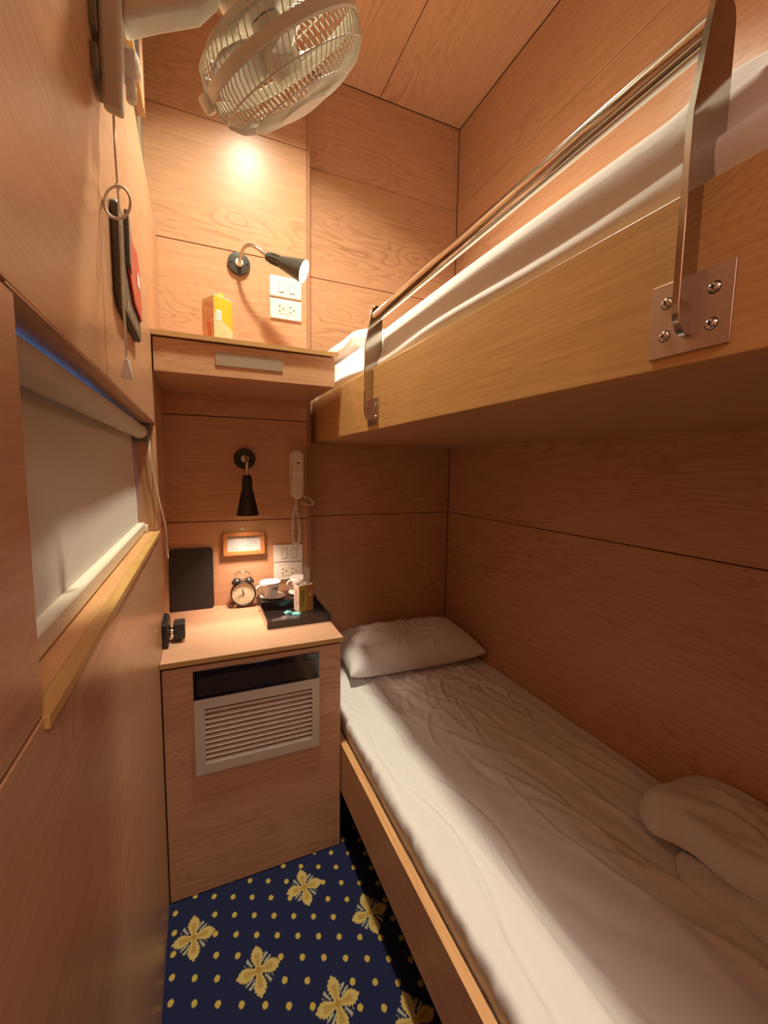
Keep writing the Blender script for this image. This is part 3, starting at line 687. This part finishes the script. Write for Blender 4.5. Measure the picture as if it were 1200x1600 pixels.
def cup(label, x, y, rot, words):
    t = thing('coffee_cup', label, 'cup', (x, y, TZ+.004), 'white cups on the tray')
    z = TZ+.0045
    pr = [(.0005,0),(.0245,0),(.0265,.002),(.0300,.020),(.0360,.046),(.0415,.066),(.0405,.0668),(.0345,.046),(.0285,.022),(.0245,.006),(.0005,.005)]
    obj('cup_body', MB().lathe(pr, (x,y,z), (0,0,1), 48, caps=False), CERAM, t, smooth='all')
    d = Vector((math.cos(rot), math.sin(rot), 0))
    hp = bez([Vector((x,y,z+.055))+d*.0375, Vector((x,y,z+.060))+d*.068, Vector((x,y,z+.030))+d*.066, Vector((x,y,z+.014))+d*.0275], 16)
    obj('handle', MB().tube(hp, .0042, 10), CERAM, t, smooth='all')
    if words:
        for i, ch in enumerate(words):
            a = -PI/2 + .42 + (i-1)*.31
            n = Vector((math.cos(a), math.sin(a), 0)); r = .0366
            text('lettering', ch, .0165, Vector((x,y,z+.0420))+n*r, Vector((-n.y, n.x, 0)), Vector((0,0,1))+n*.24, INKD, t, .0008)
    return t
def saucer(label, x, y, z, r=.050):
    o = obj('saucer', MB().lathe([(.0005,.0),(.024,.0),(.030,.002),(r,.0075),(r-.0006,.0088),(.030,.0036),(.0005,.0030)], (x,y,z), (0,0,1), 48, caps=False), CERAM, smooth='all')
    tag(o, label, 'saucer', 'white saucers on the tray'); return o
saucer('white saucer under the cup nearest the alarm clock', .262, 1.722, TZ)
saucer('white saucer behind the open tea box', .380, 1.738, TZ)
cup('white coffee cup with dark YAP lettering beside the alarm clock', .250, 1.706, math.radians(200), 'YAP')
cup('white coffee cup mostly hidden behind the open tea box', .378, 1.738, math.radians(196), None)

# open carton of tea sachets
tb = thing('tea_box', 'open gold and white tea box with raised lid on the tray', 'box', (.367, 1.635, DZ+.005))
bw_, bd_, bh_ = .061, .046, .104
Tb = Matrix.Translation((.369, 1.6340, DZ+.005)) @ Matrix.Rotation(math.radians(13), 4, 'Z')
bxm = [plain('tea_box_card', (.72,.60,.50), .55, noise=.03), plain('tea_box_gold', (.46,.27,.05), .45, noise=.1), plain('tea_box_brown', (.40,.16,.05), .5, noise=.35, scale=90)]
bb = MB(); th = .0012
for a, c in (((-bw_/2,-bd_/2,0),(bw_/2,-bd_/2+th,bh_)), ((-bw_/2,bd_/2-th,0),(bw_/2,bd_/2,bh_)), ((-bw_/2,-bd_/2+th,0),(-bw_/2+th,bd_/2-th,bh_)), ((bw_/2-th,-bd_/2+th,0),(bw_/2,bd_/2-th,bh_)), ((-bw_/2+th,-bd_/2+th,0),(bw_/2-th,bd_/2-th,th))):
    bb.box(a, c)
box_ = obj('carton', bb.xf(Tb), bxm[0], tb)
pf = MB().box((-bw_/2,-bd_/2-.0004,0),(-.004,-bd_/2,bh_)).xf(Tb); obj('gold_face', pf, bxm[1], box_)
arc = [(-.004,0)]+[(-.004+.006*math.sin(PI*k/10), bh_*k/10) for k in range(11)]
pf = MB().prism([(-.0045,-bd_/2-.0004,0),(bw_/2,-bd_/2-.0004,0),(bw_/2,-bd_/2-.0004,bh_),(-.0045,-bd_/2-.0004,bh_)], (0,.0004,0)).xf(Tb); obj('picture_face', pf, bxm[2], box_)
pf = MB().prism([(x,-bd_/2-.0007,z) for x,z in [(-.006,0)]+[(-.003+.0075*math.sin(PI*k/12), bh_*k/12) for k in range(13)]+[(-.006,bh_)]], (0,.0003,0)).xf(Tb); obj('gold_curve', pf, bxm[1], box_)
pf = MB().lathe([(.011,0),(.011,.0004)], (.018,-bd_/2-.0004,.068), (0,-1,0), 20).xf(Tb); obj('cup_picture', pf, plain('tea_picture', (.55,.28,.13), .5, noise=.3), box_)
text('lettering', 'Corus', .0260, Tb @ Vector((-.0165,-bd_/2-.0009,.054)), Tb.to_3x3() @ Vector((0,0,1)), Tb.to_3x3() @ Vector((-1,0,0)), GREEN, tb, .0003, sx=.95)
pf = MB().box((-bw_/2-.0004,-.010,.020),(-bw_/2,.012,.085)).xf(Tb); obj('side_print', pf, plain('tea_side_print', (.66,.42,.36), .6, noise=.2), box_)
flap = [(-.012,0),(.013,-.004),(.015,.030),(.016,.070),(.008,.074),(-.011,.088),(-.013,.040)]
pf = MB().prism([(x+.018, bd_/2-.003, bh_+z-.014) for x, z in flap], (0,.001,0)).xf(Tb @ Matrix.Rotation(.06,4,'X')); obj('lid_flap', pf, bxm[0], tb)
for k in range(5):
    sx0 = -.024+.009*k; zt = bh_-.004+.010*math.sin(k*2.1+1)
    o = obj('tea_sachet', MB().prism([(sx0,-.016,.004),(sx0+.022,-.016,.004),(sx0+.022,-.014,zt-.004),(sx0+.012,-.012,zt),(sx0,-.014,zt-.006)], (0,.0025,0)).xf(Tb @ Matrix.Translation((0,.006*k,0))), PAPER)
    tag(o, 'white paper tea sachet standing inside the open tea box', 'sachet', 'tea sachets in the box')

def sachet(label, x, y, rot, lx, ly, mat, mat2, z=DZ+.005):
    r = np.random.default_rng(int(x*1e4)); n = 10
    u, v = np.meshgrid(np.linspace(-1,1,n), np.linspace(-1,1,n), indexing='ij')
    zt = .0055*np.clip((1-u**4)*(1-v**4),0,1)**.6*(1+.25*np.sin(u*5+x*90)) + .0012
    Mx = Matrix.Translation((x,y,z)) @ Matrix.Rotation(rot,4,'Z')
    t = thing('sugar_sachet', label, 'sachet', (x,y,z), 'small sachets lying in the tray')
    mb = MB().grid(np.stack([u*lx/2,v*ly/2,zt],-1)); mb.grid(np.stack([u*lx/2,v*ly/2,0*zt+.0004],-1)[:, ::-1]); mb.xf(Mx)
    obj('wrapper', mb, mat, t, smooth='all')
    mb = MB(); i = [2,3,4,5,6]; 
    mb.grid(np.stack([u*lx/2*.55,v*ly/2*.45,zt+.0008+0*u],-1)[3:8,2:8]).xf(Mx); obj('print_band', mb, mat2, t, smooth='all')
CLEARG = plain('sachet_clear', (.10,.09,.085), .25)
sachet('dark glossy sachet with turquoise print in the tray front left', .275, 1.545, .5, .080, .055, plain('sachet_dark', (.07,.055,.048), .28), GREYP)
sachet('small sachet with pale turquoise band left of the tea box', .303, 1.615, .35, .030, .020, TURQ, PAPER)
sachet('small sachet with turquoise stripe touching the tea box corner', .330, 1.588, -.4, .034, .022, TURQ, PAPER)
sachet('small grey-brown sachet near the front rim of the tray', .312, 1.513, .15, .036, .018, plain('sachet_taupe', (.17,.125,.11), .35), GREYP)

# black wall socket with a plug-in adapter, left wall above the desk
ad_ = thing('power_outlet', 'black surface socket on the left wall just above the desk', 'socket', (XL, 1.49, DZ+.02))
obj('housing', MB().prism([(XL, 1.425, DZ+.006),(XL+.018,1.425,DZ+.006),(XL+.018,1.425,DZ+.060),(XL+.013,1.425,DZ+.075),(XL,1.425,DZ+.082)][::-1], (0,.125,0)), BLACK, ad_, bevel=.004)
obj('outlet_face', MB().lathe([(.021,0),(.021,.003),(.017,.004)], (XL+.018,1.487,DZ+.036), (1,0,0), 28), BLACKG, ad_)
pa = thing('plug_adapter', 'black ribbed plug adapter pushed into the black wall socket', 'adapter', (XL+.03, 1.49, DZ+.03))
obj('adapter_body', MB().box((XL+.030,1.462,DZ+.012),(XL+.064,1.516,DZ+.064)), BLACK, pa, bevel=.004)
rb = MB()
for k in range(5): rb.box((XL+.035+.0055*k,1.4605,DZ+.015),(XL+.0375+.0055*k,1.5175,DZ+.0655))
obj('ribs', rb, DGREY, pa)
obj('plug_neck', MB().lathe([(.012,0),(.012,.009)], (XL+.021,1.487,DZ+.036), (1,0,0), 20), CHROME, pa)

# ------------------------------------------------------------------ carton on the shelf
jc = thing('snack_carton', 'yellow and cream torn snack carton standing on the wall shelf', 'carton', (.066, 1.60, SZ1))
Tj = Matrix.Translation((.070, 1.600, SZ1)) @ Matrix.Rotation(math.radians(30), 4, 'Z')
jm = plain('carton_cream', (.70,.52,.26), .55, noise=.08); jy = plain('carton_yellow', (.66,.43,.02), .5, noise=.1); jp = plain('carton_pink', (.62,.34,.20), .55, noise=.25, scale=70)
jw, jd, jh = .068, .072, .166
def hull8(b, t):                                  # bottom and top quads
    return MB().add([*b, *t], [(0,3,2,1),(4,5,6,7),(0,1,5,4),(1,2,6,5),(2,3,7,6),(3,0,4,7)])
bq = [(-jw/2,-jd/2,0),(jw/2,-jd/2,0),(jw/2,jd/2,0),(-jw/2,jd/2,0)]
tq = [(-jw/2,-jd/2,jh),(jw/2,-jd/2,jh-.004),(jw/2,jd/2,jh-.004),(-jw/2,jd/2,jh)]
cart = obj('carton_body', hull8(bq, tq).xf(Tj), jm, jc, bevel=.002)
obj('yellow_print', MB().prism([(-.033,-jd/2-.0006,.112),(.033,-jd/2-.0006,.066),(.033,-jd/2-.0006,jh-.007),(-.033,-jd/2-.0006,jh-.003)], (0,.0006,0)).xf(Tj), jy, cart)
obj('pink_print', MB().prism([(-jw/2-.0006,-.034,.004),(-jw/2-.0006,.034,.004),(-jw/2-.0006,.034,.15),(-jw/2-.0006,-.034,.15)], (.0006,0,0)).xf(Tj), jp, cart)
obj('red_print', MB().prism([(-jw/2-.0010,-.020,.03),(-jw/2-.0010,.004,.045),(-jw/2-.0010,.008,.09),(-jw/2-.0010,-.018,.08)], (.0006,0,0)).xf(Tj), plain('carton_red', (.58,.17,.07), .5), cart)
obj('barcode_patch', MB().box((-.026,-jd/2-.0010,.088),(-.008,-jd/2-.0005,.120)).xf(Tj), PAPER, cart)
bl = MB()
for k in range(2): bl.box((-.0235+.0075*k,-jd/2-.0014,.091),(-.0205+.0075*k,-jd/2-.0009,.116))
for k in range(6): bl.box((-.026+.0088*k,-jd/2-.0008,.012),(-.0252+.0088*k,-jd/2-.0004,.075-.004*k))
obj('fine_print', bl.xf(Tj), INK, cart)
gb = [(-jw/2,-jd/2,jh),(jw/2,-jd/2,jh-.004),(jw/2,.012,jh+.016),(-jw/2+.004,.012,jh+.022)]
obj('top_flap', MB().prism(gb, (0,0,.0015)).xf(Tj), PAPER, jc)
obj('torn_flap', MB().prism([(jw/2-.022,.014,jh+.006),(jw/2-.001,.010,jh-.004),(jw/2,.012,jh+.024),(jw/2-.006,.014,jh+.034),(jw/2-.020,.016,jh+.028)], (.001,.0012,0)).xf(Tj), jy, jc)

# ------------------------------------------------------------------ wall plaque with red emergency tool (left wall)
pq = thing('wall_plaque', 'dark grey plaque with red and white insert on the left wall', 'plaque', (XL, .95, 1.70))
def yz(poly, x, d, m=None): return MB().prism([(x, y, z) for y, z in poly], (d,0,0))
obj('backplate', yz([(.835,1.628),(.865,1.612),(1.075,1.612),(1.085,1.622),(1.085,1.770),(1.070,1.785),(.840,1.775),(.832,1.765)], XL, .012), plain('plaque_face', (.105,.088,.066), .5), pq, bevel=.003)
obj('red_insert', yz([(.905,1.690),(.960,1.655),(1.065,1.652),(1.060,1.735),(1.030,1.775),(.960,1.765),(.925,1.780),(.900,1.745)], XL+.012, .005), RED, pq, bevel=.002)
obj('white_label', yz([(1.000,1.705),(1.040,1.705),(1.040,1.730),(1.000,1.730)], XL+.017, .001), PAPER, pq)
obj('bracket', yz([(.895,1.705),(.915,1.690),(.915,1.780),(.895,1.790)], XL+.012, .007), GREYM, pq, bevel=.001)
st = MB()
for k in range(5): st.add(*[[(XL+.0125, .90+.034*k, 1.622),(XL+.0125,.918+.034*k,1.622),(XL+.0125,.912+.034*k,1.640),(XL+.0125,.894+.034*k,1.640),(XL+.012, .90+.034*k, 1.622),(XL+.012,.918+.034*k,1.622),(XL+.012,.912+.034*k,1.640),(XL+.012,.894+.034*k,1.640)], [(0,1,2,3),(0,1,5,4),(1,2,6,5),(2,3,7,6),(3,0,4,7)]])
obj('printed_strip', st, plain('plaque_print', (.34,.30,.22), .5), pq)

# ------------------------------------------------------------------ roller blind
rbl = thing('roller_blind', 'beige roller blind pulled down over the window', 'blind', (XL-.05, .93, WZ1))
BXP = XL-.040; RZ = WZ1-.0255
obj('roller', MB().lathe([(.0205,0),(.0205,WY1-WY0-.022)], (BXP, WY0+.004, RZ), (0,1,0), 36), BLIND, rbl, smooth=True)
n = 40; u = np.linspace(0,1,n); yy = np.linspace(WY0+.003, WY1-.030, 40)
Uu, Yy = np.meshgrid(u, yy, indexing='ij')
zz = RZ + (WZ0+.020-RZ)*Uu
xx = BXP-.0200 + .008*Uu + .0025*np.sin(Yy*5.2+1)*np.sin(Uu*PI)
obj('fabric', MB().grid(np.stack([xx,Yy,zz],-1)), BLIND, rbl, smooth='all', solid=.0008, recalc=False)
obj('bottom_bar', MB().box((BXP-.014, WY0+.003, WZ0+.001), (BXP+.006, WY1-.024, WZ0+.030)), CREAM, rbl, bevel=.004)
obj('bar_cap', MB().box((BXP-.015, WY1-.024, WZ0+.0005), (BXP+.012, WY1-.004, WZ0+.022)), CREAM, rbl, bevel=.003)
obj('bracket', MB().box((BXP-.024, WY1-.007, WZ1-.056), (BXP+.024, WY1-.001, WZ1-.002)).lathe([(.0225,0),(.0225,.010)], (BXP, WY1-.017, RZ), (0,1,0), 24), GREYM, rbl, bevel=.001)
chain = [(BXP+.020, WY1-.016, WZ1-.035), (BXP+.024, WY1-.014, WZ1-.11), (XL+.004, WY1-.016, WZ0+.10), (XL+.020, WY1-.018, WZ0+.02), (XL+.022, WY1-.018, WZ0-.05), (XL+.022, WY1-.016, 1.068),
         (XL+.023, WY1-.006, 1.060), (XL+.023, WY1+.002, 1.068), (XL+.021, WY1, WZ0-.05), (XL+.018, WY1-.004, WZ0+.02), (XL+.004, WY1-.008, WZ0+.10), (BXP+.028, WY1-.010, WZ1-.11), (BXP+.024, WY1-.010, WZ1-.035)]
obj('bead_chain', MB().tube(chain, .0017, 6), plain('chain_pink', (.62,.44,.34), .5), rbl, smooth='all')

# ------------------------------------------------------------------ wall fan
fan = thing('wall_fan', 'cream wall fan with wire cage tilted down, mounted top left', 'fan', (XL, .81, 1.98))
FC = Vector((.151,.82,2.057)); FN = Vector((.595,.271,-.756)).normalized(); FR = .1435
base = obj('wall_base', MB().prism([(XL+.008,.752,1.858),(XL+.034,.752,1.853),(XL+.042,.752,2.14),(XL+.008,.752,2.16)][::-1], (0,.026,0)), FANW, fan, bevel=.006, seg=3)
obj('mount_plate', MB().box((XL,.735,1.885),(XL+.008,.800,1.915)).box((XL,.738,1.94),(XL+.008,.800,2.15)), GREYM, fan)
obj('arm', MB().prism([(XL+.036,.760,1.978),(XL+.085,.760,2.008),(.020,.762,2.040),(.050,.764,2.080),(.045,.764,2.14),(.0,.762,2.145),(XL+.036,.760,2.125)][::-1], (0,.044,0)), FANW, fan, bevel=.008, seg=3)
obj('speed_knob', MB().lathe([(.018,0),(.0195,.006),(.017,.016),(.0110,.019)], (XL+.034,.800,1.950), (1,-.1,.0), 32), WHITE, fan, smooth=True)
obj('knob_bracket', MB().box((XL+.010,.777,1.930),(XL+.036,.815,1.975)), FANW, fan, bevel=.002)
obj('cord_guide', MB().lathe([(.007,0),(.0075,.006),(.0075,.026),(.005,.029)], (XL+.040,.806,1.930), (0,0,-1), 20), WHITE, fan, smooth=True)
mot = MB().lathe([(.020,-.175),(.046,-.165),(.058,-.140),(.060,-.085),(.052,-.060),(.040,-.052)], FC, FN, 40)
obj('motor_housing', mot, FANW, fan, smooth=True)
vs = MB()
e1 = FN.orthogonal().normalized(); e2 = FN.cross(e1)
for k in range(28):
    a = 2*PI*k/28; d = e1*math.cos(a)+e2*math.sin(a); s = FN.cross(d)
    q = [FC+FN*-.1655+d*.026+s*-.0012, FC+FN*-.1655+d*.026+s*.0012, FC+FN*-.158+d*.047+s*.0012, FC+FN*-.158+d*.047+s*-.0012]
    vs.prism(q, FN*-.0015)
obj('motor_vents', vs, DGREY, bpy.data.objects['motor_housing'])
obj('neck', MB().tube([(.030,.788,2.115),(.060,.795,2.15), FC-FN*.150], [.024,.024,.028], 16), FANW, fan, smooth=True)
obj('pivot_bolt', MB().lathe([(.012,0),(.012,.010),(.006,.013)], (.028,.764,2.112), (0,-1,0), 18), GREYM, fan)
def guard(name, prof, n, r, twist=0):
    mb = MB()
    for k in range(n):
        pts = []
        for i, (rr_, t) in enumerate(prof):
            a = 2*PI*k/n + twist*i/(len(prof)-1)
            pts.append(FC+FN*t+(e1*math.cos(a)+e2*math.sin(a))*rr_)
        mb.tube(pts, r, 5)
    return mb
FP = [(.1410,.006),(.1420,.018),(.1370,.036),(.1210,.052),(.0930,.062),(.0440,.068)]
RP = [(.1420,-.006),(.1430,-.020),(.1360,-.038),(.1150,-.052),(.0850,-.058),(.0480,-.059)]
mb = guard('f', FP, 84, .0011, .16)
for rr_, t in ((.1365,.0365),(.0940,.0620)):
    mb.tube([FC+FN*t+(e1*math.cos(2*PI*k/60)+e2*math.sin(2*PI*k/60))*rr_ for k in range(60)], .0014, 6, closed=True)
obj('front_guard', mb, FANW, fan, smooth='all')
mb = guard('r', RP, 72, .0011, -.16)
for rr_, t in ((.1360,-.0385),(.1140,-.0525)):
    mb.tube([FC+FN*t+(e1*math.cos(2*PI*k/60)+e2*math.sin(2*PI*k/60))*rr_ for k in range(60)], .0014, 6, closed=True)
mb.lathe([(.050,-.061),(.050,-.057),(.044,-.057),(.044,-.061)], FC, FN, 32, close=True)
obj('rear_guard', mb, FANW, fan, smooth='all')
obj('guard_ring', MB().lathe([(.1425,-.010),(.1450,-.008),(.1455,.006),(.1430,.009),(.1395,.006),(.1395,-.008)], FC, FN, 72, close=True), FANW, fan, smooth=True)
ringx = FC + (e1*0+e2*0)
low = min(((e1*math.cos(a)+e2*math.sin(a)) for a in np.linspace(0,2*PI,90)), key=lambda d: rt2.dot(d)+up2.dot(d)*.6)
obj('guard_clip', MB().lathe([(.010,-.012),(.012,-.006),(.012,.010),(.008,.014)], FC+low*.1500, FN, 14), FANW, fan, smooth=True)
obj('centre_cap', MB().lathe([(.0460,.0645),(.0480,.068),(.0450,.072),(.030,.0745),(.0005,.0755)], FC, FN, 40), FANW, fan, smooth=True)
obj('hub', MB().lathe([(.026,-.050),(.030,-.030),(.030,.010),(.022,.026),(.0005,.030)], FC, FN, 32), FANW, fan, smooth=True)
for k in range(3):
    a0 = 2*PI*k/3+.75; A = np.zeros((14,9,3))
    for i in range(14):
        f = i/13; r_ = .026+(.128-.026)*f; half = .30+.42*math.sin(min(1,f*1.15)*PI*.62)
        for j in range(9):
            g = j/8*2-1; a = a0+half*g+.35*f; t = -.012+.020*g
            A[i,j] = FC+FN*t+(e1*math.cos(a)+e2*math.sin(a))*(r_-.006*(abs(g)**4)*f*3)
    obj('blade', MB().grid(A), plain('blade_plastic', (.62,.60,.53), .25, noise=.02), fan, smooth='all', solid=.0018)
# pull cord of the fan (hangs free)
CX_, CYc = XL+.020, .770
pcd = thing('pull_cord', 'white pull cord with a tied loop hanging from the fan base', 'cord', (CX_, CYc, 1.853))
obj('string', MB().tube([(CX_,CYc,1.853),(CX_,CYc,1.80),(CX_+.001,CYc,1.757),(CX_+.002,CYc+.002,1.70),(CX_+.001,CYc+.001,1.60),(CX_+.002,CYc+.004,1.56),(CX_+.002,CYc+.002,1.509)], .0016, 7), CORDM, pcd, smooth='all')
lp = [(CX_+.001+.019*math.sin(2*PI*k/24)*(-1)*(1 if k<12 else .9), CYc-.004+.010*math.sin(2*PI*k/24), 1.733+.0225*math.cos(2*PI*k/24)) for k in range(24)]
obj('loop', MB().tube(lp, .0020, 7, closed=True), CORDM, pcd, smooth='all')
obj('knot', MB().lathe([(.0005,-.004),(.0036,-.002),(.0036,.003),(.0005,.005)], (CX_+.001,CYc,1.757), (0,0,1), 12), CORDM, pcd, smooth='all')
obj('toggle', MB().lathe([(.0040,.0),(.0050,-.004),(.0086,-.026),(.0082,-.028),(.0005,-.027)], (CX_+.002,CYc+.002,1.510), (0,0,1), 20), WHITE, pcd, smooth=True)

# small framed panel high on the left wall beyond the fan
tf = thing('wall_panel_frame', 'wood framed dark panel high on the left wall behind the fan', 'frame', (XL-.03, 1.5, 2.6))
obj('dark_panel', MB().box((XL-.030, 1.36, 2.45), (XL-.014, 1.60, 2.93)), DGREY, tf)
obj('frame_stile', MB().box((XL-.030, 1.60, 2.44), (XL-.006, 1.64, 2.94)), WZ, tf, bevel=.002)
obj('frame_stile', MB().box((XL-.030, 1.32, 2.44), (XL-.006, 1.36, 2.94)), WZ, tf, bevel=.002)
obj('frame_rail', MB().box((XL-.030, 1.36, 2.44), (XL-.008, 1.60, 2.455)), EDGE, tf)
